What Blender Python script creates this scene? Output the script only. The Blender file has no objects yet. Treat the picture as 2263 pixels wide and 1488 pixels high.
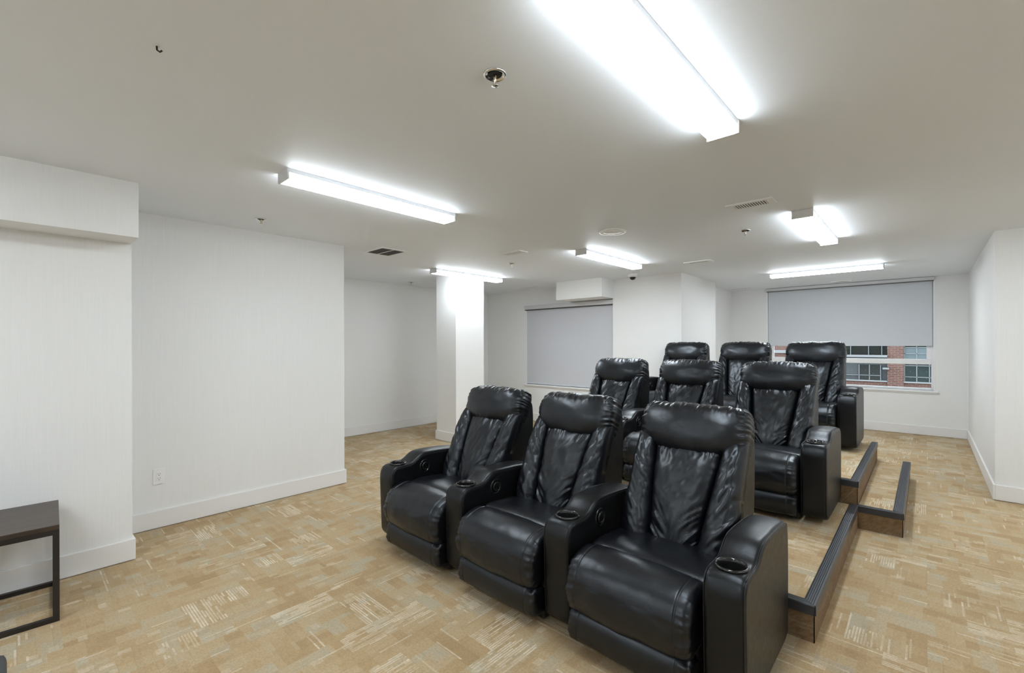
import bpy, bmesh, math, random
from mathutils import Vector, Matrix, noise
random.seed(7)
sc = bpy.context.scene
COL = sc.collection
R = math.radians

# ------------------------------------------------------------------ camera
YAW = R(42.417)
cd = bpy.data.cameras.new('camera'); cam = bpy.data.objects.new('camera', cd); COL.objects.link(cam)
cd.sensor_fit = 'HORIZONTAL'; cd.sensor_width = 36.0
cd.lens = 1002.5 / 2263 * 36.0
cd.shift_x = 0.0; cd.shift_y = (760.6 - 744.0) / 2263
cd.clip_start = 0.02; cd.clip_end = 300
F = Vector((math.cos(YAW), math.sin(YAW), 0)); R0 = Vector((math.sin(YAW), -math.cos(YAW), 0)); U0 = Vector((0, 0, 1))
ROL = -0.00287
Rr = math.cos(ROL) * R0 + math.sin(ROL) * U0; Uu = -math.sin(ROL) * R0 + math.cos(ROL) * U0
m = Matrix((Rr, Uu, -F)).transposed().to_4x4(); m.translation = (0, 0, 1.45)
cam.matrix_world = m
sc.camera = cam

# ------------------------------------------------------------------ world, exposure
w = bpy.data.worlds.new('world'); sc.world = w; w.use_nodes = True
nt = w.node_tree; nt.nodes.clear()
wo = nt.nodes.new('ShaderNodeOutputWorld'); bg = nt.nodes.new('ShaderNodeBackground')
bg.inputs[0].default_value = (0.80, 0.88, 1.0, 1); bg.inputs[1].default_value = 4.2
nt.links.new(bg.outputs[0], wo.inputs[0])
sc.view_settings.view_transform = 'Standard'; sc.view_settings.look = 'None'
sc.view_settings.gamma = 1.0; sc.view_settings.use_curve_mapping = False
sc.view_settings.exposure = 0.0
LAMP = 40.0          # radiance of the fluorescent lenses

# ------------------------------------------------------------------ node helpers
class NB:
    def __init__(s, name):
        s.m = bpy.data.materials.new(name); s.m.use_nodes = True
        s.t = s.m.node_tree; s.t.nodes.clear()
        s.out = s.t.nodes.new('ShaderNodeOutputMaterial')
    def n(s, typ, **kw):
        x = s.t.nodes.new(typ)
        for k, v in kw.items(): setattr(x, k, v)
        return x
    def put(s, sock, v):
        if isinstance(v, bpy.types.NodeSocket): s.t.links.new(v, sock)
        elif v is not None:
            try: sock.default_value = v
            except Exception: sock.default_value = (*v, 1) if len(v) == 3 else v
    def math(s, op, a, b=None, c=None):
        x = s.n('ShaderNodeMath', operation=op)
        for i, v in enumerate((a, b, c)):
            if v is not None: s.put(x.inputs[i], v)
        return x.outputs[0]
    def mix(s, f, a, b, typ='MIX'):
        x = s.n('ShaderNodeMix', data_type='RGBA', blend_type=typ)
        s.put(x.inputs[0], f); s.put(x.inputs[6], a); s.put(x.inputs[7], b)
        return x.outputs[2]
    def mixf(s, f, a, b):
        x = s.n('ShaderNodeMix', data_type='FLOAT')
        s.put(x.inputs[0], f); s.put(x.inputs[2], a); s.put(x.inputs[3], b)
        return x.outputs[0]
    def xyz(s, x, y, z=0.0):
        c = s.n('ShaderNodeCombineXYZ'); s.put(c.inputs[0], x); s.put(c.inputs[1], y); s.put(c.inputs[2], z)
        return c.outputs[0]
    def sep(s, v):
        c = s.n('ShaderNodeSeparateXYZ'); s.put(c.inputs[0], v); return c.outputs
    def pos(s): return s.n('ShaderNodeNewGeometry').outputs['Position']
    def obj(s): return s.n('ShaderNodeTexCoord').outputs['Object']
    def noise(s, v, scale, detail=2, rough=.5, dist=0.0):
        x = s.n('ShaderNodeTexNoise'); s.put(x.inputs['Vector'], v)
        x.inputs['Scale'].default_value = scale; x.inputs['Detail'].default_value = detail
        x.inputs['Roughness'].default_value = rough; x.inputs['Distortion'].default_value = dist
        return x.outputs[0]
    def white(s, v):
        x = s.n('ShaderNodeTexWhiteNoise', noise_dimensions='3D'); s.put(x.inputs[0], v); return x.outputs[0]
    def ramp(s, f, stops, interp='LINEAR'):
        x = s.n('ShaderNodeValToRGB'); s.put(x.inputs[0], f); r = x.color_ramp; r.interpolation = interp
        while len(r.elements) < len(stops): r.elements.new(.5)
        for e, (p, c) in zip(r.elements, stops):
            e.position = p; e.color = (*c, 1) if len(c) == 3 else c
        return x.outputs[0]
    def bump(s, h, strength=.3, dist=.01):
        x = s.n('ShaderNodeBump'); s.put(x.inputs['Height'], h)
        x.inputs['Strength'].default_value = strength; x.inputs['Distance'].default_value = dist
        return x.outputs[0]
    def bsdf(s, col, rough=.5, metal=0, spec=.5, nrm=None, **kw):
        b = s.n('ShaderNodeBsdfPrincipled')
        s.put(b.inputs['Base Color'], col); s.put(b.inputs['Roughness'], rough); s.put(b.inputs['Metallic'], metal)
        b.inputs['Specular IOR Level'].default_value = spec
        if nrm is not None: s.t.links.new(nrm, b.inputs['Normal'])
        for k, v in kw.items(): s.put(b.inputs[k], v)
        s.t.links.new(b.outputs[0], s.out.inputs[0]); return b

def simple(name, col, rough=.5, metal=0, spec=.5, nscale=60, amt=.06, bmp=.05):
    b = NB(name); p = b.obj(); nz = b.noise(p, nscale, 3)
    c = b.mix(b.math('MULTIPLY', nz, amt * 2), (*col, 1), (*[x * .8 for x in col], 1))
    b.bsdf(c, rough, metal, spec, b.bump(nz, bmp, .002)); return b.m

def emis(name, col, st):
    b = NB(name); e = b.n('ShaderNodeEmission'); e.inputs[0].default_value = (*col, 1); e.inputs[1].default_value = st
    b.t.links.new(e.outputs[0], b.out.inputs[0]); return b.m

def wall_mat(name, col, strie=.5):
    b = NB(name); x, y, z = b.sep(b.pos())
    h = b.math('ADD', x, b.math('MULTIPLY', y, 1.0))
    v = b.xyz(b.math('MULTIPLY', h, 260.0), b.math('MULTIPLY', z, 5.0), 0.0)
    n1 = b.noise(v, 1.0, 3, .6)
    v2 = b.xyz(b.math('MULTIPLY', h, 75.0), b.math('MULTIPLY', z, 1.6), 3.0)
    n2 = b.noise(v2, 1.0, 2, .6)
    s = b.math('ADD', b.math('MULTIPLY', n1, .6), b.math('MULTIPLY', n2, .4))
    f = b.math('MULTIPLY', b.math('SUBTRACT', s, .35), strie * 1.6)
    c = b.mix(f, (*col, 1), (*[k * .86 for k in col], 1))
    b.bsdf(c, .62, 0, .3, b.bump(s, .12 * strie + .01, .003)); return b.m

def paint_mat(name, col, rough=.55):
    b = NB(name); n = b.noise(b.pos(), 140, 3)
    n2 = b.noise(b.pos(), 1.3, 2)
    c = b.mix(b.math('MULTIPLY', n2, .10), (*col, 1), (*[k * .9 for k in col], 1))
    b.bsdf(c, rough, 0, .3, b.bump(n, .06, .002)); return b.m

def carpet_mat(name='carpet', riser=False):
    b = NB(name); P = b.pos(); x, y, z = b.sep(P)
    # vertical faces: read height as well so the pattern continues over a riser
    x = b.math('ADD', x, b.math('MULTIPLY', z, .7)); y = b.math('ADD', y, b.math('MULTIPLY', z, .7))
    T = .305
    fx = b.math('FLOOR', b.math('DIVIDE', x, T)); fy = b.math('FLOOR', b.math('DIVIDE', y, T))
    rot = b.math('GREATER_THAN', b.white(b.xyz(fx, fy, 5.0)), .5)
    a = b.mixf(rot, x, y); c = b.mixf(rot, y, x)          # a along the weave, c across it
    def cell(sa, sb, seed, jit=.37):
        rb = b.math('FLOOR', b.math('DIVIDE', c, sb))
        aa = b.math('ADD', b.math('DIVIDE', a, sa), b.math('MULTIPLY', rb, jit))
        ra = b.math('FLOOR', aa)
        return b.white(b.xyz(ra, rb, b.math('ADD', seed, b.math('MULTIPLY', rot, 11.0))))
    w1 = cell(.17, .0762, 1.0); w2 = cell(.0762, .1525, 2.0); w3 = cell(.2, .0305, 3.0, .61)
    big = b.noise(P, 2.2, 3, .6)
    mixed = b.math('ADD', b.math('MULTIPLY', w1, .42), b.math('ADD', b.math('MULTIPLY', w2, .30), b.math('MULTIPLY', big, .36)))
    base = b.ramp(mixed, [(.18, (.40, .27, .14)), (.42, (.465, .33, .18)), (.62, (.49, .37, .22)), (.80, (.46, .385, .265)), (.95, (.55, .46, .32))])
    # light striped patches
    patch = b.math('GREATER_THAN', cell(.305, .1525, 7.0, .5), .80)
    seg = b.math('GREATER_THAN', cell(.095, .0127, 8.0, .23), .30)
    ph = b.math('FRACT', b.math('DIVIDE', c, .0127))
    line = b.math('GREATER_THAN', ph, .36)
    st = b.math('MULTIPLY', b.math('MULTIPLY', patch, seg), line)
    sing = b.math('MULTIPLY', b.math('GREATER_THAN', cell(.18, .0127, 9.0, .4), .955), line)
    dots = b.math('GREATER_THAN', cell(.05, .034, 12.0, .3), .965)
    lf = b.math('MINIMUM', 1.0, b.math('ADD', st, b.math('ADD', sing, b.math('MULTIPLY', dots, .5))))
    lf = b.math('MULTIPLY', lf, b.math('MINIMUM', 1.0, b.math('MULTIPLY_ADD', b.noise(P, 22, 3, .6), 1.6, .05)))
    w4 = cell(.1, .05, 14.0)
    col = b.mix(b.math('MULTIPLY', lf, b.math('ADD', .20, b.math('MULTIPLY', w4, .42))), base, (.86, .78, .63, 1))
    dk = b.math('MULTIPLY', b.math('GREATER_THAN', w3, .82), .12)
    col = b.mix(dk, col, (.30, .19, .09, 1))
    # thin dark outlines between blocks
    e = b.math('LESS_THAN', b.math('FRACT', b.math('DIVIDE', c, .061)), .05)
    col = b.mix(b.math('MULTIPLY', e, .12), col, (.2, .13, .06, 1))
    tuft = b.noise(P, 330, 3, .7); t2 = b.noise(P, 90, 3, .7)
    sp = b.math('MULTIPLY_ADD', tuft, 1.1, .45)
    sp = b.math('MULTIPLY', sp, b.math('MULTIPLY_ADD', t2, .7, .65))
    x_ = b.n('ShaderNodeMix', data_type='RGBA', blend_type='MULTIPLY'); x_.inputs[0].default_value = 1
    b.put(x_.inputs[6], col); b.put(x_.inputs[7], b.xyz(sp, sp, sp))
    out = x_.outputs[2]
    if riser:      # same carpet, browner and vertically streaked, darkened further to stand for chair shade
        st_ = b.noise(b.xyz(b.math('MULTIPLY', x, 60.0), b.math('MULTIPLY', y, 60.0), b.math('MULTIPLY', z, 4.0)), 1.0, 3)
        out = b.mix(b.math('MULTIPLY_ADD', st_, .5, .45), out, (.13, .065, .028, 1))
    bs = b.bsdf(out, .95, 0, .12, b.bump(tuft, .45, .004)); bs.inputs['Sheen Weight'].default_value = .08; bs.inputs['Sheen Roughness'].default_value = .5; bs.inputs['Sheen Tint'].default_value = (.9, .95, 1, 1); return b.m

def leather_mat(name, col=(.0030, .0032, .0048), rough=.35, spec=.60):
    b = NB(name); p = b.obj()
    v = b.noise(p, 160, 2)
    cre = b.noise(p, 26, 4, .6, .8)
    ns = b.noise(p, 9, 3, .55, .4)
    h = b.math('ADD', b.math('MULTIPLY', v, .06), b.math('ADD', b.math('MULTIPLY', cre, .5), b.math('MULTIPLY', ns, .9)))
    r = b.math('MULTIPLY_ADD', cre, .16, rough - .08)
    c = b.mix(ns, (*col, 1), (*[k * 1.7 for k in col], 1))
    bs = b.bsdf(c, r, 0, spec, b.bump(h, .22, .008)); bs.inputs['Specular Tint'].default_value = (.86, .93, 1, 1); return b.m

M = {}
M['wall'] = wall_mat('striated wallcovering', (.885, .885, .88), .55)
M['wall_plain'] = wall_mat('pale wallcovering', (.89, .89, .885), .18)
M['ceiling'] = paint_mat('ceiling paint', (.885, .925, .975))
M['trim'] = paint_mat('trim paint', (.88, .87, .86), .4)
M['carpet'] = carpet_mat()
M['riser'] = carpet_mat('shaded brown riser carpet', True)
M['leather'] = leather_mat('black leather')
M['leather_side'] = leather_mat('black vinyl side', (.0045, .0044, .0048), .36, .40)
M['dark'] = simple('black underside', (.01, .01, .01), .8)
M['gloss_plastic'] = simple('glossy black plastic', (.012, .012, .012), .14, 0, .7, 40, .02, 0)
M['well'] = simple('dark cup well', (.004, .004, .004), .4)
M['nosing'] = simple('black rubber nosing', (.042, .044, .052), .34, 0, .5, 150, .1, .1)
def lens_mat(k):
    # prismatic wrap-around lens: dimmer on its narrow sides than straight down
    b = NB('lit acrylic lens'); nz_ = b.sep(b.n('ShaderNodeNewGeometry').outputs['Normal'])[2]
    side = b.math('LESS_THAN', b.math('ABSOLUTE', nz_), .95)
    e = b.n('ShaderNodeEmission'); e.inputs[0].default_value = (.875, .95, 1.0, 1)
    b.put(e.inputs[1], b.math('MULTIPLY_ADD', side, LAMP * k * -.42, LAMP * k)); b.t.links.new(e.outputs[0], b.out.inputs[0]); return b.m
LENS = {k: lens_mat(k) for k in (.85, 1.0, 1.15, 1.45)}
M['fixture'] = simple('white enamel', (.74, .74, .75), .4)
def blind_mat(name, col, tcol):
    # woven shade cloth: mostly diffuse, lets a little daylight through
    b = NB(name); n = b.noise(b.obj(), 400, 2)
    d = b.n('ShaderNodeBsdfDiffuse'); b.put(d.inputs[0], b.mix(b.math('MULTIPLY', n, .08), (*col, 1), (*[c * .85 for c in col], 1)))
    t_ = b.n('ShaderNodeBsdfTranslucent'); t_.inputs[0].default_value = (*tcol, 1)
    a = b.n('ShaderNodeAddShader'); b.t.links.new(d.outputs[0], a.inputs[0]); b.t.links.new(t_.outputs[0], a.inputs[1])
    b.t.links.new(a.outputs[0], b.out.inputs[0]); return b.m
M['blind'] = blind_mat('grey roller blind fabric', (.64, .65, .69), (.045, .045, .048))
M['blind_b'] = blind_mat('pale roller blind fabric', (.66, .69, .73), (.065, .068, .073))
M['valance'] = simple('grey blind cassette', (.66, .66, .68), .6)
M['blind_dark'] = simple('dark blind slot', (.06, .06, .065), .6)
M['vinyl'] = simple('white window vinyl', (.92, .925, .935), .35)
M['chrome'] = simple('chrome', (.75, .75, .75), .12, 1.0)
M['brass'] = simple('brass', (.52, .42, .28), .3, 1.0)
M['white_plastic'] = simple('white plastic', (.90, .90, .90), .4)
M['vent_grey'] = simple('grey grille', (.16, .16, .16), .6)
M['grille_dark'] = simple('dark duct', (.03, .03, .03), .8)
M['steel'] = simple('dark bronze steel', (.045, .04, .038), .38, .6)
M['charcoal'] = simple('charcoal upholstery', (.045, .045, .048), .6, 0, .4, 200, .2, .2)
M['smoke'] = simple('black dome', (.01, .01, .012), .08, 0, .7)

def wood_mat():
    b = NB('dark walnut'); p = b.obj(); x, y, z = b.sep(p)
    n = b.noise(b.xyz(b.math('MULTIPLY', x, 3.0), b.math('MULTIPLY', y, 45.0), z), 1.0, 4, .6, .4)
    c = b.ramp(n, [(.3, (.030, .020, .014)), (.7, (.075, .05, .034))])
    b.bsdf(c, .38, 0, .5, b.bump(n, .1, .002)); return b.m
M['wood'] = wood_mat()

def brick_mat():
    b = NB('red brick'); x, y, z = b.sep(b.pos())
    t = b.n('ShaderNodeTexBrick'); b.put(t.inputs['Vector'], b.xyz(y, z, 0.0))
    t.inputs['Color1'].default_value = (.125, .055, .042, 1); t.inputs['Color2'].default_value = (.155, .077, .058, 1)
    t.inputs['Mortar'].default_value = (.20, .16, .14, 1); t.inputs['Scale'].default_value = 1.0
    t.inputs['Brick Width'].default_value = .22; t.inputs['Row Height'].default_value = .075; t.inputs['Mortar Size'].default_value = .008
    b.bsdf(t.outputs[0], .85, 0, .2); return b.m
M['brick'] = brick_mat()
M['ext_grey'] = simple('grey cladding', (.065, .07, .07), .6)
M['ext_band'] = simple('concrete band', (.26, .26, .255), .7)
M['ext_glass'] = simple('dark window glass', (.016, .018, .014), .15, 0, .25, 3, .5, 0)
M['ext_glass_b'] = simple('green window glass', (.006, .022, .019), .12, 0, .25, 3, .5, 0)
M['ext_spandrel'] = simple('blue grey spandrel', (.10, .13, .135), .4)
M['ext_frame'] = simple('pale window frame', (.20, .215, .215), .5)
M['asphalt'] = simple('asphalt', (.05, .05, .05), .9)

def glass_mat():
    b = NB('clear glass'); tr = b.n('ShaderNodeBsdfTransparent'); gl = b.n('ShaderNodeBsdfGlossy'); gl.inputs['Roughness'].default_value = .02
    tr.inputs[0].default_value = (.93, .96, .95, 1)
    fr = b.n('ShaderNodeFresnel'); fr.inputs[0].default_value = 1.3
    mx = b.n('ShaderNodeMixShader'); b.t.links.new(fr.outputs[0], mx.inputs[0]); b.t.links.new(tr.outputs[0], mx.inputs[1]); b.t.links.new(gl.outputs[0], mx.inputs[2])
    b.t.links.new(mx.outputs[0], b.out.inputs[0]); return b.m
M['glass'] = glass_mat()

# ------------------------------------------------------------------ object helpers
def tag(o, label=None, cat=None, group=None, kind=None):
    if label: o['label'] = label
    if cat: o['category'] = cat
    if group: o['group'] = group
    if kind: o['kind'] = kind
    return o
def link(name, me, mat=None, parent=None, smooth=False, loc=(0, 0, 0)):
    o = bpy.data.objects.new(name, me); COL.objects.link(o); o.location = loc
    if mat is not None and not me.materials: me.materials.append(mat)
    if smooth:
        for p in me.polygons: p.use_smooth = True
    if parent is not None: o.parent = parent
    return o
def thing(name, label, cat, loc=(0, 0, 0), rz=0, group=None):
    o = bpy.data.objects.new(name, None); COL.objects.link(o); o.location = loc; o.rotation_euler = (0, 0, rz)
    o.empty_display_size = .1
    return tag(o, label, cat, group)
def bm_box(bm, x0, x1, y0, y1, z0, z1):
    vs = [bm.verts.new((x, y, z)) for x in (x0, x1) for y in (y0, y1) for z in (z0, z1)]
    for f in ((0, 1, 3, 2), (4, 6, 7, 5), (0, 4, 5, 1), (2, 3, 7, 6), (0, 2, 6, 4), (1, 5, 7, 3)):
        bm.faces.new([vs[i] for i in f])
def bm_mesh(name, bm, bevel=0, seg=2):
    if bevel:
        bmesh.ops.bevel(bm, geom=list(bm.edges), offset=bevel, segments=seg, profile=.6, affect='EDGES', clamp_overlap=True)
    bmesh.ops.recalc_face_normals(bm, faces=list(bm.faces))
    me = bpy.data.meshes.new(name); bm.to_mesh(me); bm.free(); return me
def boxes(name, lst, mat, parent=None, bevel=0, seg=2, smooth=False, loc=(0, 0, 0)):
    bm = bmesh.new()
    for b in lst: bm_box(bm, *b)
    return link(name, bm_mesh(name, bm, bevel, seg), mat, parent, smooth, loc)
def struct(name, lst, mat, bevel=0):
    return tag(boxes(name, lst, mat, None, bevel), kind='structure')
def lathe(name, prof, mat, parent=None, n=32, loc=(0, 0, 0), axis='z', smooth=True):
    vs = []; fs = []
    for (r, h) in prof:
        for k in range(n):
            a = 2 * math.pi * k / n; c, s = math.cos(a) * r, math.sin(a) * r
            vs.append((c, s, h) if axis == 'z' else ((c, h, s) if axis == 'y' else (h, c, s)))
    for i in range(len(prof) - 1):
        for k in range(n):
            a, b = i * n + k, i * n + (k + 1) % n
            fs.append((a, b, b + n, a + n))
    fs.append(tuple(range(n))[::-1]); fs.append(tuple(range((len(prof) - 1) * n, len(prof) * n)))
    me = bpy.data.meshes.new(name); me.from_pydata(vs, [], fs); me.update()
    bm = bmesh.new(); bm.from_mesh(me); bmesh.ops.recalc_face_normals(bm, faces=list(bm.faces)); bm.to_mesh(me); bm.free()
    o = link(name, me, mat, parent, smooth, loc)
    return o
def bm_tube(bm, pts, r, n=6, closed=False):
    rings = []; L = len(pts)
    for i, p in enumerate(pts):
        p = Vector(p)
        a = Vector(pts[(i - 1) % L]) if (closed or i > 0) else p
        b = Vector(pts[(i + 1) % L]) if (closed or i < L - 1) else p
        t = (b - a).normalized(); up = Vector((0, 1, 0)) if abs(t.y) < .9 else Vector((1, 0, 0))
        s = t.cross(up).normalized(); q = s.cross(t)
        rings.append([bm.verts.new(p + r * (math.cos(2 * math.pi * k / n) * s + math.sin(2 * math.pi * k / n) * q)) for k in range(n)])
    for i in range(L if closed else L - 1):
        A, B = rings[i], rings[(i + 1) % L]
        for k in range(n): bm.faces.new((A[k], A[(k + 1) % n], B[(k + 1) % n], B[k]))
    if not closed: bm.faces.new(rings[0]); bm.faces.new(rings[-1][::-1])
def nz(*a): return noise.noise(Vector(a))
def sstep(a, b, x):
    t = max(0, min(1, (x - a) / (b - a))); return t * t * (3 - 2 * t)

# ------------------------------------------------------------------ room shell
H = 2.48
struct('floor', [(-2.6, 9.8, -3.2, 7.0, -.12, 0)], M['carpet'])
struct('ceiling', [(-2.6, 9.8, -3.2, 7.0, H, H + .12)], M['ceiling'])
XC, YN, YR, YA = .53, 3.965, 4.50, 6.71
struct('wall_left', [(-2.6, XC, YN, YN + .2, 0, H)], M['wall'])
struct('trim_1', [(-2.6, XC, 3.70, YN, 2.134, H)], M['wall'])
struct('wall_left_recess', [(XC - .01, 2.32, YR, YR + .15, 0, H), (XC - .15, XC, YN + .2, YR + .15, 0, H)], M['wall'])
struct('wall_left_return', [(2.20, 2.32, YR + .15, YA, 0, H)], M['wall'])
struct('wall_alcove', [(2.1, 6.75, YA, YA + .12, 0, H)], M['wall_plain'])
XW = 6.60
wy0, wy1, wz0, wz1 = 3.74, 5.66, .69, 2.16
struct('wall_back_left', [(XW, XW + .15, 3.74, YA, 0, wz0), (XW, XW + .15, 3.74, YA, wz1, H), (XW, XW + .15, wy1, YA, wz0, wz1)], M['wall_plain'])
struct('wall_back_pier', [(6.51, 7.95, 2.62, 3.74, 0, H)], M['wall_plain'])
struct('wall_back_jog', [(7.95, 9.62, 2.86, 3.2, 0, H)], M['wall_plain'])
XF = 9.62
fy0, fy1, fz0, fz1 = -.10, 2.24, .70, 2.44
struct('wall_far', [(XF, XF + .18, -.6, fy0, 0, H), (XF, XF + .18, fy1, 3.2, 0, H), (XF, XF + .18, fy0, fy1, 0, fz0), (XF, XF + .18, fy0, fy1, fz1, H)], M['wall_plain'])
struct('wall_right', [(6.09, 9.8, -3.2, -.465, 0, H)], M['wall'])
struct('wall_right_near', [(-2.6, 6.09, -3.2, -3.08, 0, H)], M['wall'])
struct('wall_near', [(-2.72, -2.6, -3.2, 4.1, 0, H)], M['wall'])
struct('wall_column', [(4.335, 4.90, 5.07, 5.52, 0, H)], M['wall_plain'])
struct('trim_2', [(6.14, 6.605, 3.72, 4.60, 2.185, H)], M['wall_plain'])
def baseb(name, x0, x1, y0, y1):
    bm = bmesh.new(); bm_box(bm, x0, x1, y0, y1, 0.004, .143)
    return tag(link(name, bm_mesh(name, bm, .004, 2), M['trim']), kind='structure')
t = .016
baseb('baseboard_left', -2.6, XC + t, YN - t, YN); baseb('baseboard_left_end', XC, XC + t, YN, YR - t)
baseb('baseboard_left_recess', XC + t, 2.32 + t, YR - t, YR); baseb('baseboard_left_return', 2.32, 2.32 + t, YR, YA - t)
baseb('baseboard_alcove', 2.32 + t, XW - t, YA - t, YA); baseb('baseboard_back_left', XW - t, XW, 3.74, YA)
baseb('baseboard_back_pier', 6.51 - t, 6.51, 2.62 - t, 3.74); baseb('baseboard_back_pier_side', 6.51, 7.95 + t, 2.62 - t, 2.62)
baseb('baseboard_back_jog', 7.95, XF - t, 2.86 - t, 2.86); baseb('baseboard_far', XF - t, XF, -.449, 2.86)
baseb('baseboard_right', 6.09 - t, XF - t, -.465, -.465 + t); baseb('baseboard_right_face', 6.09 - t, 6.09, -3.0, -.465)
baseb('baseboard_column_front', 4.335 - t, 4.335, 5.07 - t, 5.52 + t); baseb('baseboard_column_side', 4.335, 4.90 + t, 5.07 - t, 5.07)
baseb('baseboard_column_rear', 4.335, 4.90 + t, 5.52, 5.52 + t)

# ------------------------------------------------------------------ windows
def window(name, x, y0, y1, z0, z1, mullion, dots):
    o = bpy.data.objects.new(name, None); COL.objects.link(o); o.location = (x, y0, z0); tag(o, kind='structure')
    def P(n, lst, mat, bev=.003):
        return boxes(n, [(a - x, b - x, c - y0, d - y0, e - z0, f - z0) for a, b, c, d, e, f in lst], mat, o, bev)
    f = .045
    P('window_frame', [(x + .05, x + .15, y0, y0 + f, z0, z1), (x + .05, x + .15, y1 - f, y1, z0, z1), (x + .05, x + .15, y0 + f, y1 - f, z0, z0 + .03), (x + .05, x + .15, y0 + f, y1 - f, z1 - f, z1)], M['vinyl'])
    if mullion:
        P('transom_bar', [(x + .045, x + .145, y0 + f, y1 - f, mullion - .045, mullion + .035)], M['vinyl'])
        P('sash_stile', [(x + .055, x + .145, y0 + f, y0 + f + .055, mullion + .035, z1 - f), (x + .055, x + .145, y1 - f - .055, y1 - f, mullion + .035, z1 - f)], M['vinyl'])
    mz = mullion or (z0 + z1) / 2
    for (a, b) in ((z0 + .03, mz - .045), (mz + .035, z1 - f)):
        P('window_pane', [(x + .092, x + .098, y0 + f, y1 - f, a, b)], M['glass'], 0)
    P('jamb_liner', [(x - .004, x + .05, y0, y0 + .022, z0, z1), (x - .004, x + .05, y1 - .022, y1, z0, z1)], M['vinyl'], .002)
    P('window_sill', [(x - .035, x + .05, y0 - .04, y1 + .04, z0 - .028, z0)], M['vinyl'], .006)
    P('sill_apron', [(x - .016, x, y0 - .03, y1 + .03, z0 - .05, z0 - .028)], M['vinyl'], .004)
    if dots:
        bm = bmesh.new(); k = 0
        for i in range(24):
            for j in range(5):
                yy = y0 + .1 + i * .095; zz = z0 + .08 + j * .105 + (.05 if i % 2 else 0)
                if yy > y1 - .1 or abs(zz - mullion) < .06: continue
                bm_box(bm, .090, .0915, yy - y0 - .0035, yy - y0 + .0035, zz - z0 - .0035, zz - z0 + .0035)
        tag(link('glass_dots', bm_mesh('glass_dots', bm), M['ext_band'], o), kind='stuff')
    return o
window('window_1', XF, fy0, fy1, fz0, fz1, 1.155, True)
window('window_2', XW, wy0, wy1, wz0, wz1, None, False)
def blind(name, label, x, y0, y1, ztop, zbot, mat, zc, slot):
    o = thing(name, label, 'blind', (x, (y0 + y1) / 2, ztop))
    h = (y1 - y0) / 2
    boxes('cassette', [(-.07, .03, -h, h, 0, zc)], M['valance'], o, .006)
    boxes('slot', [(-.062, .02, -h + .01, h - .01, -.014, 0)], slot, o)
    bm = bmesh.new(); W = h - .028
    bm_box(bm, -.012, -.009, -W, W, zbot - ztop, -.01)
    link('fabric', bm_mesh('fabric', bm), mat, o)
    boxes('hem_bar', [(-.018, -.003, -W, W, zbot - ztop - .02, zbot - ztop + .002)], M['blind_b'], o, .004)
    return o
blind('roller_blind', 'pale blue grey roller blind half lowered over the far window', XF + .01, fy0 + .005, fy1 - .005, 2.425, 1.42, M['blind_b'], .05, M['vent_grey'])
blind('roller_blind', 'grey roller blind fully lowered over window beneath the boxed bulkhead', XW + .01, wy0 + .003, wy1, 2.10, .72, M['blind'], .07, M['blind_dark'])

# ------------------------------------------------------------------ ceiling lights
def strip_light(label, x0, x1, y0, y1, along='x', k_=1.0):
    L = (x1 - x0) if along == 'x' else (y1 - y0); W = (y1 - y0) if along == 'x' else (x1 - x0)
    o = thing('ceiling_light', label, 'light', ((x0 + x1) / 2, (y0 + y1) / 2, H), 0 if along == 'x' else math.pi / 2, 'fluorescent strip lights on the ceiling')
    l, h = L / 2, W / 2
    boxes('housing', [(-l + .004, l - .004, -h + .002, h - .002, -.0245, 0)], M['fixture'], o, .002)
    bm = bmesh.new()
    prof = [(-h + .005, -.024), (-h, -.050), (-h + .010, -.062), (h - .010, -.062), (h, -.050), (h - .005, -.024)]
    A = [bm.verts.new((-l + .012, y, z)) for y, z in prof]; B = [bm.verts.new((l - .012, y, z)) for y, z in prof]
    n = len(prof)
    for k in range(n): bm.faces.new((A[k], A[(k + 1) % n], B[(k + 1) % n], B[k]))
    bm.faces.new(A); bm.faces.new(B)
    link('diffuser', bm_mesh('diffuser', bm), LENS[k_], o)
    for s in (-1, 1):
        boxes('end_cap', [(min(s * l, s * (l - .012)), max(s * l, s * (l - .012)), -h - .002, h + .002, -.064, 0)], M['fixture'], o, .003)
    return o
strip_light('largest strip light, running off the top edge of the photo', .98, 2.25, .635, .775, k_=.85)
strip_light('long strip light over the bare left part of the room', 1.065, 2.34, 2.735, 2.875, k_=.85)
strip_light('strip light seen above the boxed bulkhead and blinded window', 4.15, 5.45, 2.705, 2.845, k_=1.45)
strip_light('strip light crossing in front of the square column top', 3.83, 5.13, 4.88, 5.02, k_=1.15)
strip_light('short foreshortened strip light above the back row of recliners', 4.09, 5.40, .635, .775, k_=1.15)
strip_light('strip light parallel to the far window blind', 7.50, 7.64, .40, 1.71, 'y', 1.45)
LO = 'assumed strip light outside the picture'  # unseen fixtures, assumed here to light the near half of the room
strip_light(LO + ', nearest to it', -1.9, -.6, .6, .74); strip_light(LO + ', along the left wall', -1.9, -.6, 2.5, 2.64)
strip_light(LO + ', at the right', 1.0, 2.27, -1.7, -1.56, k_=.85); strip_light(LO + ', by the right wall', 4.1, 5.4, -1.7, -1.56, k_=.85)

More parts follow.
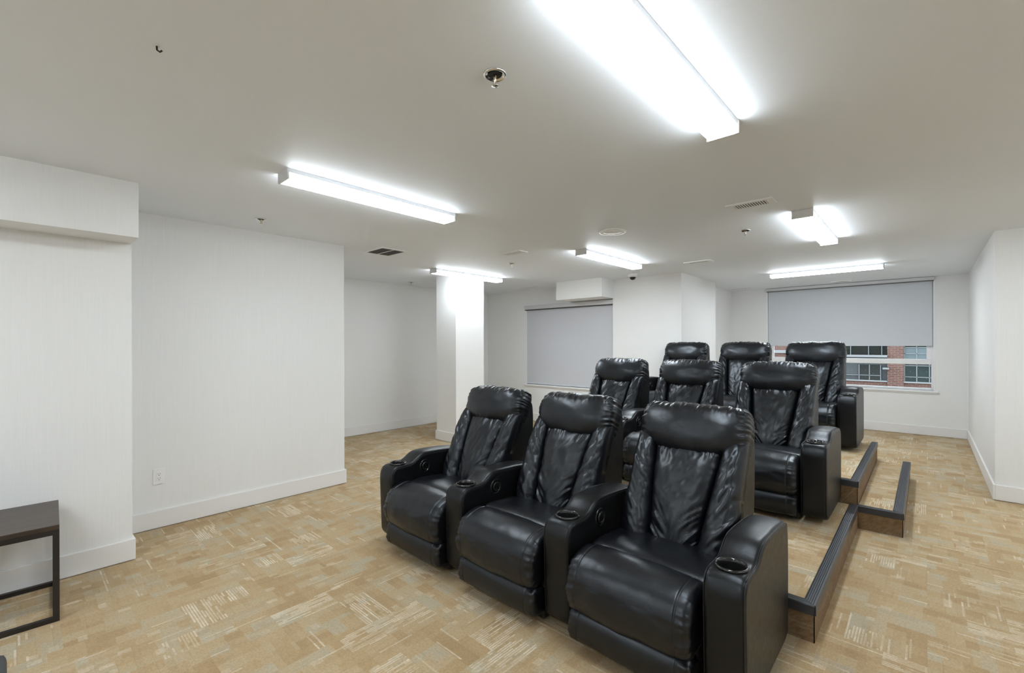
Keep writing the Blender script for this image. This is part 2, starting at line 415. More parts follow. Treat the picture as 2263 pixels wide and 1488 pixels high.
# ------------------------------------------------------------------ carpeted risers with rubber nosings
def nosing(parent, p0, p1, inward, ridges=5, wd=.052, h=.044, mit=(0, 0)):
    """L strip along p0->p1 (parent space); inward = unit vector toward the tread; mit = end set backs along the inner edge"""
    p0, p1, inw = Vector(p0), Vector(p1), Vector(inward); d = (p1 - p0).normalized()
    prof = [(-.006, -h), (-.006, .000), (-.003, .0055)]
    rw = wd / (ridges + .5)
    for k in range(ridges):
        a = .004 + k * rw; prof += [(a, .0055), (a + .0012, .0010), (a + rw * .40, .0010), (a + rw * .46, .0055)]
    prof += [(wd - .002, .004), (wd, .001), (wd, -.002), (.001, -.002), (.001, -h)]
    bm = bmesh.new(); A = []; B = []
    for (i, z) in prof:
        k = max(i, 0) / wd
        A.append(bm.verts.new(p0 + inw * i + d * (mit[0] * k) + Vector((0, 0, z))))
        B.append(bm.verts.new(p1 + inw * i - d * (mit[1] * k) + Vector((0, 0, z))))
    n = len(prof)
    for k in range(n): bm.faces.new((A[k], A[(k + 1) % n], B[(k + 1) % n], B[k]))
    bm.faces.new(A); bm.faces.new(B)
    return link('stair_nosing', bm_mesh('stair_nosing', bm), M['nosing'], parent)
YS = .405; YL = 3.15
p = thing('seating_riser', 'lower carpeted riser under the middle row of recliners', 'platform', (2.60, YS, 0))
boxes('carpeted_platform', [(0, 1.845, 0, YL - YS, 0, .176)], M['carpet'], p, .004)
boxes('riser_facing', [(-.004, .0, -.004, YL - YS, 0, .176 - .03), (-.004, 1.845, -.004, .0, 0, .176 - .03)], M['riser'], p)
nosing(p, (-.004, -.004, .178), (-.004, YL - YS, .178), (1, 0, 0), 5, .048, .044, (.048, 0))
nosing(p, (-.004, -.004, .178), (1.40, -.004, .178), (0, 1, 0), 5, .05, .044, (.05, 0))
nosing(p, (1.404, -.004, .178), (1.845, -.004, .178), (0, 1, 0), 5, .05, .044, (0, 0))
p = thing('seating_riser', 'upper carpeted riser under the back row of recliners', 'platform', (4.462, YS, 0))
boxes('carpeted_platform', [(0, 1.91, 0, YL - YS, 0, .356)], M['carpet'], p, .004)
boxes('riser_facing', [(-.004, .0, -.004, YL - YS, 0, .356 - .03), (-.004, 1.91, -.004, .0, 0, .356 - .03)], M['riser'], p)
nosing(p, (-.004, -.004, .358), (-.004, YL - YS, .358), (1, 0, 0), 5, .048, .044, (.048, 0))
nosing(p, (-.004, -.004, .358), (1.91, -.004, .358), (0, 1, 0), 5, .05, .044, (.05, 0))
p = thing('side_step', 'low carpeted side step with grey ridged edging in the aisle', 'step', (4.445, .135, 0))
boxes('carpeted_platform', [(0, 1.98, 0, .264, 0, .174)], M['carpet'], p, .004)
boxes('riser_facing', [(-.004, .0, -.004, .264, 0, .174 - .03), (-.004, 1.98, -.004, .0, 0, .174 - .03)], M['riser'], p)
nosing(p, (-.004, -.004, .176), (-.004, .262, .176), (1, 0, 0), 5, .03, .044, (.048, 0))
nosing(p, (-.004, -.004, .176), (1.98, -.004, .176), (0, 1, 0), 6, .06, .044, (.05, 0))

# ------------------------------------------------------------------ recliner pieces
def resample(pts, n, closed=True):
    P = [Vector((a, b)) for a, b in pts]
    if closed: P.append(P[0])
    # Catmull-like smoothing by chaikin twice
    for _ in range(2):
        Q = []
        rng = len(P) - 1
        for i in range(rng):
            a, b = P[i], P[i + 1]; Q += [a * .75 + b * .25, a * .25 + b * .75]
        if closed: Q.append(Q[0])
        else: Q = [P[0]] + Q + [P[-1]]
        P = Q
    ln = [0]
    for i in range(1, len(P)): ln.append(ln[-1] + (P[i] - P[i - 1]).length)
    out = []; tot = ln[-1]; j = 0
    cnt = n if closed else n - 1
    for k in range(n):
        d = tot * k / cnt
        while j < len(ln) - 2 and ln[j + 1] < d: j += 1
        t_ = (d - ln[j]) / max(1e-9, ln[j + 1] - ln[j]); out.append(P[j].lerp(P[j + 1], min(1, t_)))
    return out
def area(P): return sum(P[i].x * P[(i + 1) % len(P)].y - P[(i + 1) % len(P)].x * P[i].y for i in range(len(P))) / 2
def loft(name, pts, stations, n=72, disp=None, raw=False):
    """closed x/z profile swept over y stations [(y, inset)], disp(x,z,y,k)->outward displacement"""
    P = resample(pts, n) if not raw else [Vector(p) for p in pts]
    if area(P) < 0: P.reverse()
    n = len(P); N = []
    for i in range(n):
        d = (P[(i + 1) % n] - P[i - 1]).normalized(); N.append(Vector((d.y, -d.x)))
    vs, fs = [], []
    for (y, ins) in stations:
        for i in range(n):
            q = P[i] - N[i] * ins
            if disp: q = q + N[i] * disp(P[i].x, P[i].y, y, i / n)
            vs.append((q.x, y, q.y))
    S = len(stations)
    for s in range(S - 1):
        for i in range(n):
            a, b = s * n + i, s * n + (i + 1) % n; fs.append((a, b, b + n, a + n))
    fs.append(tuple(range(n))); fs.append(tuple(range((S - 1) * n, S * n))[::-1])
    me = bpy.data.meshes.new(name); me.from_pydata(vs, [], fs)
    bm = bmesh.new(); bm.from_mesh(me); bmesh.ops.recalc_face_normals(bm, faces=list(bm.faces)); bm.to_mesh(me); bm.free()
    for p_ in me.polygons: p_.use_smooth = len(p_.vertices) < 6
    return me
def edge_stations(w, r, mids=(), n=6, rin=None):
    rin = rin or r; out = []
    for k in range(n):
        a = math.pi / 2 * k / n; out.append((-w + r * (1 - math.cos(a)) if False else -w + r * (1 - math.cos(a)), rin * (1 - math.sin(a))))
    out.append((-w + r, 0))
    left = out; right = [(-y, i) for y, i in left[::-1]]
    return left + [(m_, 0) for m_ in mids if abs(m_) < w - r] + right

# arm -----------------------------------------------------------------
AW = .079
ARM = [(.008, .035), (.0, .2), (-.006, .40), (-.008, .48), (-.002, .525), (.018, .553), (.05, .563), (.10, .563), (.15, .563), (.185, .572), (.215, .592), (.245, .612), (.285, .624), (.34, .626), (.45, .622), (.58, .612), (.67, .598), (.70, .57), (.712, .50), (.712, .3), (.705, .10), (.695, .035), (.5, .032), (.2, .032)]
ARM_P = resample(ARM, 120)
def arm_disp(x, z, y, k):
    d = 0
    if z > .54: d += .006 * (1 - (y / AW) ** 2)                 # padded crown
    if x < .02 and .1 < z < .5: d += .004 * (1 - (y / AW) ** 2)
    if z > .5: d -= .0035 * math.exp(-((x - .60) / .005) ** 2)        # cross seam
    if x < .03: d -= .0025 * math.exp(-((z - .425) / .004) ** 2)
    d += .0016 * nz(x * 14, y * 20, z * 14)
    return d
arm_me = loft('arm', [(a.x, a.y) for a in ARM_P], edge_stations(AW, .022, [-.045, -.03, -.015, 0, .015, .03, .045], 6), disp=arm_disp, raw=True)
def cut(me, cutter):
    o = bpy.data.objects.new('tmp', me); c = bpy.data.objects.new('tmpc', cutter)
    COL.objects.link(o); COL.objects.link(c)
    mod = o.modifiers.new('b', 'BOOLEAN'); mod.object = c; mod.operation = 'DIFFERENCE'; mod.solver = 'EXACT'
    bpy.context.view_layer.update(); dg = bpy.context.evaluated_depsgraph_get()
    r = bpy.data.meshes.new_from_object(o.evaluated_get(dg)); r.name = me.name
    bpy.data.objects.remove(o); bpy.data.objects.remove(c)
    return r
bm = bmesh.new(); bmesh.ops.create_cone(bm, cap_ends=True, segments=40, radius1=.0535, radius2=.0535, depth=.2, matrix=Matrix.Translation((.098, 0, .6)))
cm = bpy.data.meshes.new('c'); bm.to_mesh(cm); bm.free()
arm_me = cut(arm_me, cm)
def piping_mesh():
    bm = bmesh.new()
    P = ARM_P if area(ARM_P) > 0 else ARM_P[::-1]; n = len(P)
    seq = []
    for i in range(n):
        d = (P[(i + 1) % n] - P[i - 1]).normalized(); N = Vector((d.y, -d.x)); q = P[i] - N * .0045
        seq.append((q, P[i]))
    idx = [i for i in range(n) if P[i].y > .045]
    # rotate so the run starts after the bottom gap
    st = next(i for i in range(n) if P[i].y > .045 and P[i - 1].y <= .045)
    run = []
    for k in range(n):
        q, p_ = seq[(st + k) % n]
        if p_.y <= .045: break
        run.append(q)
    for s in (-1, 1):
        bm_tube(bm, [(q.x, s * (AW - .0055), q.y) for q in run], .0022, 5)
    bmesh.ops.recalc_face_normals(bm, faces=list(bm.faces)); me = bpy.data.meshes.new('piping'); bm.to_mesh(me); bm.free()
    for p_ in me.polygons: p_.use_smooth = True
    return me
pipe_me = piping_mesh()

# seat ----------------------------------------------------------------
SW = .294
PAD = [(.148, .425), (.135, .447), (.09, .458), (.03, .452), (-.03, .428), (-.068, .382), (-.085, .32), (-.083, .262), (-.062, .215), (-.03, .196), (.02, .2), (.12, .22), (.15, .3)]
def pad_disp(x, z, y, k):
    e = abs(y) / SW; d = 0
    d += .014 * (1 - e ** 2.4) * (1 if x < .14 else .3)
    for s in (-.232, .232): d -= .0042 * math.exp(-((y - s) / .0032) ** 2)
    if e > .74 and z < .43:
        d += .0075 * ((e - .74) / .26) * nz(z * 55 + y * 4, x * 40, 1.7 * (1 if y > 0 else -1)) * 2
    d += .006 * nz(y * 5, z * 6, x * 5 + 3) + .0025 * nz(y * 16, z * 14, x * 14)
    if z < .35: d += .004 * nz(y * 7 + z * 9, z * 16 - y * 6, 9)
    return d
mids = sorted(set([round(-.26 + i * .02, 3) for i in range(27)] + [s * .232 + q for s in (-1, 1) for q in (-.006, -.003, 0, .003, .006)]))
pad_me = loft('leg_rest_pad', PAD, edge_stations(SW, .035, mids, 7), n=110, disp=pad_disp)
LEG = [(-.02, .205), (-.045, .195), (-.062, .165), (-.066, .12), (-.058, .075), (-.03, .048), (.04, .045), (.10, .05), (.10, .19), (.04, .2)]
def leg_disp(x, z, y, k):
    e = abs(y) / SW; d = .006 * (1 - e ** 3)
    for s in (-.232, .232): d -= .0035 * math.exp(-((y - s) / .0032) ** 2)
    if e > .8: d += .005 * ((e - .8) / .2) * nz(z * 60, y * 5, 4) * 2
    return d + .0045 * nz(y * 7, z * 10, 5.5)
leg_me = loft('leg_rest_panel', LEG, edge_stations(SW - .004, .025, mids, 5), n=80, disp=leg_disp)
SEAT = [(.138, .40), (.142, .436), (.165, .452), (.23, .456), (.33, .448), (.43, .438), (.52, .43), (.53, .36), (.4, .33), (.2, .33)]
def seat_disp(x, z, y, k):
    e = abs(y) / SW; d = 0
    if z > .42: d += .010 * (1 - e ** 2) + .004 * nz(x * 7, y * 7, 2)
    return d
seat_me = loft('seat_cushion', SEAT, edge_stations(SW, .03, mids[::1], 6), n=84, disp=seat_disp)

# backrest cushions ----------------------------------------------------
TH = R(25.0); BX, BZ = .474, .40
sd = Vector((math.sin(TH), 0, math.cos(TH))); nd = Vector((-math.cos(TH), 0, math.sin(TH)))
def bp(t_, s_, n_): return Vector((BX, 0, BZ)) + Vector((0, t_, 0)) + sd * s_ + nd * n_
def pillow(name, outl, thick, wr, nu=60, nv=60, back=-.05, pu=2.4, pv=2.4, n0=0.0):
    vs, fs = [], []
    us = [math.sin(math.pi / 2 * (-1 + 2 * i / nu)) for i in range(nu + 1)]
    vv = [math.sin(math.pi / 2 * (-1 + 2 * i / nv)) for i in range(nv + 1)]
    for v in vv:
        for u in us:
            t_, s_ = outl(u, v)
            h = thick(u, v) * (max(0, 1 - abs(u) ** pu) ** (1 / pu)) * (max(0, 1 - abs(v) ** pv) ** (1 / pv))
            dt, ds, dn = wr(u, v, t_, s_)
            vs.append(bp(t_ + dt, s_ + ds, n0 + h + dn))
    W = nu + 1
    for j in range(nv):
        for i in range(nu): fs.append((j * W + i, j * W + i + 1, (j + 1) * W + i + 1, (j + 1) * W + i))
    ring = [i for i in range(W)] + [j * W + nu for j in range(1, nv + 1)] + [nv * W + i for i in range(nu - 1, -1, -1)] + [j * W for j in range(nv - 1, 0, -1)]
    b0 = len(vs)
    for r_ in ring:
        p_ = vs[r_]; c = bp(*((0, .3, 0))); vs.append(p_ + nd * (back - n0))
    L = len(ring)
    for k in range(L): fs.append((ring[k], ring[(k + 1) % L], b0 + (k + 1) % L, b0 + k))
    fs.append(tuple(range(b0, b0 + L)))
    me = bpy.data.meshes.new(name); me.from_pydata([tuple(v) for v in vs], [], fs)
    bm = bmesh.new(); bm.from_mesh(me); bmesh.ops.recalc_face_normals(bm, faces=list(bm.faces)); bm.to_mesh(me); bm.free()
    for p_ in me.polygons: p_.use_smooth = len(p_.vertices) < 6
    return me
def lum_w(s_): return .178 - .058 * (s_ / .5)**1.0 if False else .120 + .058 * max(0, min(1, s_ / .5))
def make_back(seed):
    q = seed * 13.7
    # head cushion: a fat roll gathered along its top and both ends
    def hr_out(u, v):
        W = .298 - .024 * max(0, v) ** 2 - .006 * max(0, -v)
        top = .778 - .012 * abs(u) ** 3 + .003 * nz(u * 4, q, 1); bot = .540 - .068 * (1 - u * u)
        return u * W, bot + (top - bot) * (v + 1) / 2
    def hr_th(u, v): return .118 + .012 * v
    def hr_wr(u, v, t_, s_):
        g = nz(u * 17 + 2.2 * nz(u * 5, v * 2, q), v * 1.6, q)
        g2 = nz(u * 34, v * 2.0, q + 5)
        a = sstep(.40, .95, v); dn = (.015 * g + .008 * g2) * a
        ds = (.006 * g) * sstep(.75, 1, v)
        e = sstep(.76, 1, abs(u)); k = nz(v * 9 + u * 2, u * 3, q + 9)
        dn += .010 * k * e; dt = .006 * k * e * (1 if u > 0 else -1)
        b = sstep(-.45, -1, v)
        dn += .005 * nz(u * 15, v, q + 2) * b
        dn += .006 * nz(u * 2.2, v * 2.2, q + 4)
        return dt, ds, dn
    hr = pillow('headrest', hr_out, hr_th, hr_wr, 110, 60, -.075, 2.6, 2.2, -.012)
    # lumbar panel
    def lu_out(u, v):
        s_ = -.02 + .55 * (v + 1) / 2
        s_ -= .018 * (1 - u * u) * sstep(0, -1, v) * -1 * -1
        w_ = lum_w(s_) * (1 - .10 * sstep(-.7, -1, v))
        return u * w_, s_
    def lu_th(u, v): return .070 + .010 * math.cos(v * 1.4)
    def lu_wr(u, v, t_, s_):
        top = sstep(.55, 1, v)
        g = nz(u * 9 + nz(v * 3, u * 2, q), v * 2.2, q + 1); dn = .010 * g * top
        low = sstep(.35, -.8, v) * sstep(.05, .8, abs(u))
        ph = (abs(u) * 1.0 - v * 1.25) if True else 0
        f = nz((v * 1.6 - abs(u) * .8) * 5.2, u * .9, q + 3); dn += .017 * (abs(f) * 2 - .5) * low
        dn += .010 * nz(u * 1.6 + v * .8, v * 2.0 - u, q + 8) + .004 * nz(u * 5 + v * 3, v * 5, q + 6)
        e = sstep(.8, 1, abs(u)); dn += .005 * nz(v * 15, u * 3, q + 7) * e
        return 0, 0, dn
    lu = pillow('lumbar_panel', lu_out, lu_th, lu_wr, 64, 90, -.04, 2.8, 3.4)
    bo = []
    for sg in (-1, 1):
        def bo_out(u, v, sg=sg):
            s_ = -.045 + .625 * (v + 1) / 2
            inn = lum_w(s_) + .002
            out = .250 + .050 * math.sin(math.pi * max(0, min(1, (s_ + .10) / .62)) ** .85) - .004 * sstep(.3, .55, s_)
            out = max(out, .262)
            if s_ > .30: out = max(out, .296)
            return sg * (inn + (out - inn) * (u + 1) / 2), s_
        def bo_th(u, v): return .088 - .012 * v
        def bo_wr(u, v, t_, s_, sg=sg):
            f = nz((v * 1.9 - u * .6) * 2.3, u * .6 + v * .5, q + 20 + sg * 3); dn = .011 * (abs(f) * 2 - .45) * sstep(1.05, .1, abs(v - (-.05)))
            f2 = nz((v * 2.1 - u * .7) * 6.0 + f * 1.5, u * .8, q + 24 + sg * 3); dn += .0018 * f2
            e = sstep(.35, -1, u); dn += .004 * nz(v * 13, u * 2, q + 28 + sg) * e
            dn += .004 * nz(v * 7, u * 3, q + 30)
            return 0, 0, dn
        bo.append(pillow('side_bolster', bo_out, bo_th, bo_wr, 44, 90, -.04, 2.2, 3.6))
    return hr, lu, bo
backs = [make_back(k) for k in (1, 2, 3)]
# back shell
def pz(s_, n_): v = bp(0, s_, n_); return (v.x, v.z)
SHELL = [pz(-.02, -.032), pz(.12, -.032), pz(.3, -.032), pz(.45, -.032), pz(.60, -.034), pz(.665, -.045), (.812, 1.02), (.852, 1.015), (.878, .98), (.884, .85), (.874, .6), (.845, .40), (.81, .25), (.62, .22), (.50, .24)]
shell_me = loft('back_shell', SHELL, edge_stations(.285, .016, [-.2, -.1, 0, .1, .2], 4), n=90, disp=lambda x, z, y, k: .002 * nz(x * 6, y * 6, z * 6))

def lever_mesh():
    # bezel ring, dished plate and curved finger pull on the seat-facing side of the arm (faces -y)
    bm = bmesh.new(); n = 32
    prof = [(.047, 0), (.046, -.004), (.042, -.0055), (.039, -.004), (.037, .0), (.001, .002)]
    rings = []
    for r_, h in prof: rings.append([bm.verts.new((r_ * math.cos(2 * math.pi * k / n), h, r_ * math.sin(2 * math.pi * k / n) * 1.05)) for k in range(n)])
    for a, b in zip(rings, rings[1:]):
        for k in range(n): bm.faces.new((a[k], a[(k + 1) % n], b[(k + 1) % n], b[k]))
    bm.faces.new(rings[-1])
    pts = [(.024 * math.cos(a), -.007, .026 * math.sin(a)) for a in [R(60 + 240 * k / 14) for k in range(15)]]
    bm_tube(bm, pts, .006, 8)
    bmesh.ops.recalc_face_normals(bm, faces=list(bm.faces)); me = bpy.data.meshes.new('recline_lever'); bm.to_mesh(me); bm.free()
    for p_ in me.polygons: p_.use_smooth = True
    return me
lever_me = lever_mesh()
cup_prof = [(.0625, .0), (.064, .005), (.061, .0095), (.056, .0095), (.0515, .005), (.050, -.01), (.0475, -.055), (.0465, -.060), (.001, -.060)]
_c = lathe('cup_holder', cup_prof, M['gloss_plastic'], None, 40); cup_me = _c.data; bpy.data.objects.remove(_c)
# drop the outer closing disc so the holder is open at the top
bm = bmesh.new(); bm.from_mesh(cup_me)
bmesh.ops.delete(bm, geom=[f for f in bm.faces if len(f.verts) > 8 and abs(f.calc_center_median().z) < .001], context='FACES')
bmesh.ops.recalc_face_normals(bm, faces=list(bm.faces)); bm.to_mesh(cup_me); bm.free()

for me_, k in ((arm_me, 'leather_side'), (pipe_me, 'leather'), (pad_me, 'leather'), (leg_me, 'leather'), (seat_me, 'leather'), (shell_me, 'leather_side'), (lever_me, 'gloss_plastic')):
    me_.materials.clear(); me_.materials.append(M[k])
for hr, lu, bo in backs:
    for me_ in (hr, lu, *bo): me_.materials.append(M['leather'])
bm = bmesh.new(); bm_box(bm, .03, .68, -.29, .29, .02, .30); base_me = bm_mesh('base_frame', bm, .01); base_me.materials.append(M['dark'])

PITCH = .785
def recliner(label, x, y, z, rz, var, offs):
    o = thing('recliner', label, 'recliner', (x, y, z), rz, 'black leather recliners in three tiered rows')
    link('base_frame', base_me, None, o)
    link('seat_cushion', seat_me, None, o); link('leg_rest_pad', pad_me, None, o); link('leg_rest_panel', leg_me, None, o)
    hr, lu, bo = backs[var]
    b = link('back_shell', shell_me, None, o)
    link('headrest', hr, None, o); link('lumbar_panel', lu, None, o)
    for me_ in bo: link('side_bolster', me_, None, o)
    for s, of in zip((1, -1), offs):
        a = link('arm', arm_me, None, o, loc=(0, of, 0))
        link('piping', pipe_me, None, a)
        link('cup_holder', cup_me, None, a, loc=(.098, 0, .5665))
        if s == 1: link('recline_lever', lever_me, None, a, loc=(.285, -AW + .001, .525))
    return o
row_txt = ['front row on the floor', 'second row on the lower riser', 'back row on the upper riser']
# row: front x, tread height, centres of the four shared arms from left to right
rows = [(1.815, 0.0, (2.90, 2.145, 1.365, .573)), (3.735, .178, (2.865, 2.115, 1.345, .582)), (5.61, .358, (2.88, 2.118, 1.352, .590))]
for r_, (x0, z0, ay) in enumerate(rows):
    for c_ in range(3):
        y = (ay[c_] + ay[c_ + 1]) / 2
        lab = ('black leather recliner, left seat of the ', 'black leather recliner, middle seat of the ', 'black leather recliner, right aisle seat of the ')[c_] + row_txt[r_]
        recliner(lab, x0, y, z0, 0.0, (c_ + r_) % 3, (ay[c_] - y, ay[3] - y) if c_ == 2 else (ay[c_] - y,))

# ------------------------------------------------------------------ ceiling fittings
def vent(label, x0, x1, y0, y1, slots_along, n, two=False):
    o = thing('ceiling_vent', label, 'vent', ((x0 + x1) / 2, (y0 + y1) / 2, H), 0, 'ceiling air vents')
    a, b = (x1 - x0) / 2, (y1 - y0) / 2; f = .032 if a < .12 else .028
    boxes('backing', [(-a + .005, a - .005, -b + .005, b - .005, -.006, -.0005)], M['grille_dark'], o)
    e = .045 if a < .12 else f
    boxes('frame', [(-a, a, -b, -b + e, -.009, 0), (-a, a, b - e, b, -.009, 0), (-a, -a + f, -b + e, b - e, -.009, 0), (a - f, a, -b + e, b - e, -.009, 0)], M['white_plastic'], o)
    w_ = (2 * (b - e)) / n
    for k in range(n):
        yy = -b + e + w_ * (k + .5)
        boxes('slat', [(-a + f, a - f, yy - w_ * (.12 if two else .24), yy + w_ * (.12 if two else .24), -.0085, -.0055)], M['white_plastic'] if not two else M['vent_grey'], o)
    if two: boxes('centre_bar', [(-.006, .006, -b + e, b - e, -.010, -.002)], M['white_plastic'], o)
    return o
vent('ceiling vent with black slots beside the short foreshortened strip light', 3.58, 3.745, .80, 1.11, 'x', 13)
vent('large square dark ceiling grille near the left wall corner', 2.60, 2.93, 4.23, 4.61, 'x', 18, True)
vent('small slotted ceiling vent left of the strip light above the bulkhead', 3.71, 3.86, 3.28, 3.60, 'x', 12)
vent('faint ceiling vent left of the boxed bulkhead', 6.22, 6.37, 5.10, 5.45, 'x', 12)
vent('narrow ceiling vent right of the dome camera', 5.73, 5.885, 1.955, 2.28, 'x', 12)
vent('thin ceiling vent just above the far window blind', 9.20, 9.34, .90, 1.18, 'x', 10)
vent('ceiling vent in the corner left of the far window', 9.09, 9.22, 2.41, 2.78, 'x', 10)
def sprinkler(label, x, y, k=1.0):
    o = thing('sprinkler', label, 'sprinkler', (x, y, H), R(30), 'ceiling sprinkler heads')
    lathe('escutcheon', [(.012 * k, -.002), (.030 * k, -.002), (.034 * k, -.006), (.040 * k, -.008), (.044 * k, -.004), (.045 * k, 0), (.012 * k, 0)], M['chrome'], o, 28)
    lathe('recess', [(.001, -.0035), (.026 * k, -.0035), (.026 * k, -.0025), (.001, -.0025)], M['grille_dark'], o, 24)
    bm = bmesh.new()
    for s in (-1, 1): bm_tube(bm, [(s * .010, 0, -.004), (s * .012, 0, -.022), (s * .009, 0, -.034), (0, 0, -.042)], .0022, 6)
    link('frame_arm', bm_mesh('frame_arm', bm), M['chrome'], o, True)
    lathe('bulb', [(.001, -.034), (.004, -.032), (.0055, -.018), (.007, -.010), (.007, -.003), (.001, -.003)], M['brass'], o, 14)
    lathe('deflector', [(.001, -.0475), (.013, -.0465), (.014, -.044), (.003, -.042), (.001, -.042)], M['chrome'], o, 20)
    return o
sprinkler('nearest chrome and brass sprinkler head, left of the largest strip light', 1.236, 1.213)
sprinkler('sprinkler head near the left wall, below the long strip light', 1.357, 4.02)
sprinkler('sprinkler head over the alcove, left of the column', 4.42, 6.30)
sprinkler('sprinkler head between the small slotted vent and the column light', 4.268, 3.90)
sprinkler('sprinkler head left of the short foreshortened strip light', 4.482, 1.215)
o = thing('ceiling_speaker', 'round white flat disc fitting in mid ceiling', 'speaker', (3.70, 2.125, H))
lathe('rim', [(.095, -.004), (.100, -.010), (.122, -.008), (.126, 0), (.095, 0)], M['white_plastic'], o, 40)
lathe('cover', [(.001, -.018), (.05, -.016), (.095, -.006), (.095, 0), (.001, 0)], M['white_plastic'], o, 40)
o = thing('dome_camera', 'white dome security camera with black lens by back wall', 'camera', (6.13, 3.19, H))
lathe('housing', [(.001, -.052), (.05, -.052), (.066, -.045), (.070, -.02), (.070, 0), (.001, 0)], M['white_plastic'], o, 32)
lathe('dome', [(.001, -.094), (.018, -.091), (.034, -.080), (.043, -.064), (.046, -.051), (.001, -.051)], M['smoke'], o, 28)
bm = bmesh.new(); bm_tube(bm, [(0, 0, 0), (.001, .001, -.012), (.008, -.004, -.018), (.014, -.008, -.012)], .003, 6)
tag(link('ceiling_hook', bm_mesh('ceiling_hook', bm), M['steel'], None, True, (.33, 1.956, H)), 'tiny dark hook in the bare ceiling at upper left', 'hook')

# ------------------------------------------------------------------ wall outlet
o = thing('wall_outlet', 'white double wall outlet low on the recessed left wall', 'outlet', (.765, YR, .408))
boxes('cover_plate', [(-.037, .037, -.007, 0, -.061, .061)], M['white_plastic'], o, .002)
boxes('receptacle', [(-.017, .017, -.010, -.006, -.034, .034)], M['white_plastic'], o, .001)
for z in (-.017, .017):
    boxes('socket_slots', [(-.008, -.006, -.0106, -.0098, z + .000, z + .009), (.006, .008, -.0106, -.0098, z + .000, z + .009), (-.0025, .0025, -.0106, -.0098, z - .011, z - .006)], M['grille_dark'], o)

# ------------------------------------------------------------------ console table at the left edge
o = thing('console_table', 'low dark wood table on a black steel frame against left wall', 'table', (-.235, 3.6565, 0), R(-2.2))
hx, hy = .40, .270
boxes('table_top', [(-hx, hx, -hy, hy + .005, .482, .507)], M['wood'], o, .003)
T_ = .026
for sx in (-1, 1):
    for sy in (-1, 1):
        boxes('leg', [(sx * hx - (T_ if sx > 0 else 0), sx * hx + (0 if sx > 0 else T_), sy * hy - (T_ if sy > 0 else 0), sy * hy + (0 if sy > 0 else T_), 0, .482)], M['steel'], o, .001)
boxes('rail', [(-hx + T_, hx - T_, -hy, -hy + T_, .456, .482)], M['steel'], o, .001)
boxes('rail', [(-hx + T_, hx - T_, hy - T_, hy, .456, .482)], M['steel'], o, .001)
boxes('rail', [(-hx + T_, hx - T_, -hy, -hy + T_, 0, .024)], M['steel'], o, .001)
boxes('rail', [(-hx + T_, hx - T_, hy - T_, hy, 0, .024)], M['steel'], o, .001)
for sx in (-1, 1):
    x_ = sx * hx - (T_ if sx > 0 else 0)
    boxes('side_rail', [(x_, x_ + T_, -hy + T_, hy - T_, 0, .024)], M['steel'], o, .001)
    boxes('side_rail', [(x_, x_ + T_, -hy + T_, hy - T_, .456, .482)], M['steel'], o, .001)

# ------------------------------------------------------------------ upholstered seat cut off by the lower left corner
o = thing('ottoman', 'charcoal upholstered seat corner cut off at the lower left of the photo', 'ottoman', (-.36, 1.93, 0))
bm = bmesh.new(); bm_box(bm, -.34, .34, -.34, .235, .10, .48); link('cushion_body', bm_mesh('b', bm, .03, 4), M['charcoal'], o, True)
for sx in (-1, 1):
    for y_ in (-.30, .19): lathe('leg', [(.012, 0), (.016, 0), (.022, .10), (.001, .10)], M['steel'], o, 16, (sx * .29, y_, 0))

# ------------------------------------------------------------------ outside: street and brick building across it
tag(boxes('street', [(10.2, 60, -25, 30, -5.2, -5.0)], M['asphalt']), kind='structure')
o = thing('brick_building', 'red brick building with dark windows seen through the far window', 'building', (25, 0, -5))
X0 = 0.0
def bx_(n, lst, mat, bev=0): return boxes(n, [(a, b, c, d, e + 5, f + 5) for a, b, c, d, e, f in lst], mat, o, bev)
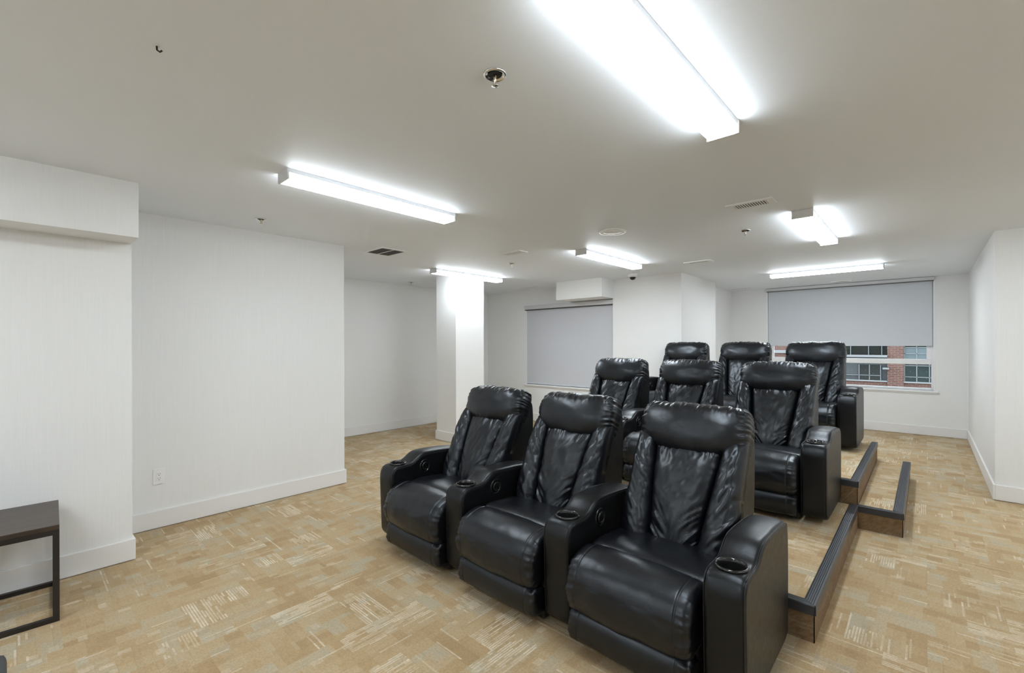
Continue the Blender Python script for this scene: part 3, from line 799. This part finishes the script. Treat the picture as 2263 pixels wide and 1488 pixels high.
# pixel derived levels, metres above the room floor (x = 25 plane)
yA, yB, yC, yD = EXT_Y = (2.7, 1.45, .48, -.85)
bx_('brick_wall', [(0.25, 8, -18, 22, -5, 8)], M['ext_grey'])
def pier(y0, y1): bx_('brick_pier', [(0, .3, y0, y1, -5, 8)], M['brick'])
pier(.70, 1.23); pier(4.9, 6.6); pier(-2.6, -1.2)
for (y0, y1) in ((1.23, 4.9), (-1.2, .70)):
    bx_('brick_spandrel', [(.1, .3, y0, y1, -1.6, -.22)], M['brick'])
    bx_('window_ledge', [(.02, .3, y0, y1, -.22, -.165)], M['ext_band'])
bx_('floor_band', [(-.12, .3, 1.23, 4.9, .835, .93)], M['ext_band'])
bx_('band_shadow_gap', [(.05, .3, 1.23, 4.9, .76, .835)], M['grille_dark'])
bx_('window_glass', [(.18, .26, 1.46, 2.2, -.165, .50)], M['ext_glass'])
bx_('window_glass', [(.18, .26, 2.95, 4.1, -.165, .50)], M['ext_glass'])
bx_('window_glass', [(.18, .26, 1.25, 4.9, .93, 2.3)], M['ext_glass'])
bx_('window_glass', [(.18, .26, -.95, .70, -.165, .50)], M['ext_glass_b'])
bx_('window_spandrel', [(.16, .26, -.95, .70, .56, 1.26)], M['ext_spandrel'])
bx_('window_glass', [(.18, .26, -.95, .70, 1.26, 2.4)], M['ext_glass'])
for y_ in (1.46, 1.84, 2.2, 2.95, 3.5): bx_('window_mullion', [(.12, .2, y_ - .014, y_ + .014, -.165, .50)], M['ext_frame'])
for y_ in (1.42, 1.87, 2.5, 3.2): bx_('window_mullion', [(.12, .2, y_ - .012, y_ + .012, .93, 2.4)], M['ext_frame'])
bx_('window_transom', [(.12, .2, 1.46, 4.1, .03, .055)], M['ext_frame'])
for y_ in (-.60, -.09, .30, .68): bx_('window_mullion', [(.12, .2, y_ - .015, y_ + .015, -.165, 2.4)], M['ext_frame'])
for z_ in (.03, .50, 1.0, 1.26): bx_('window_transom', [(.12, .2, -.95, .70, z_ - .013, z_ + .013)], M['ext_frame'])
bx_('wall_lamp', [(-.15, .0, 1.17, 1.38, .33, .40)], M['ext_band'])
bx_('roof_band', [(-.1, 0, 4.9, 6.2, .98, 1.12)], M['ext_band'])
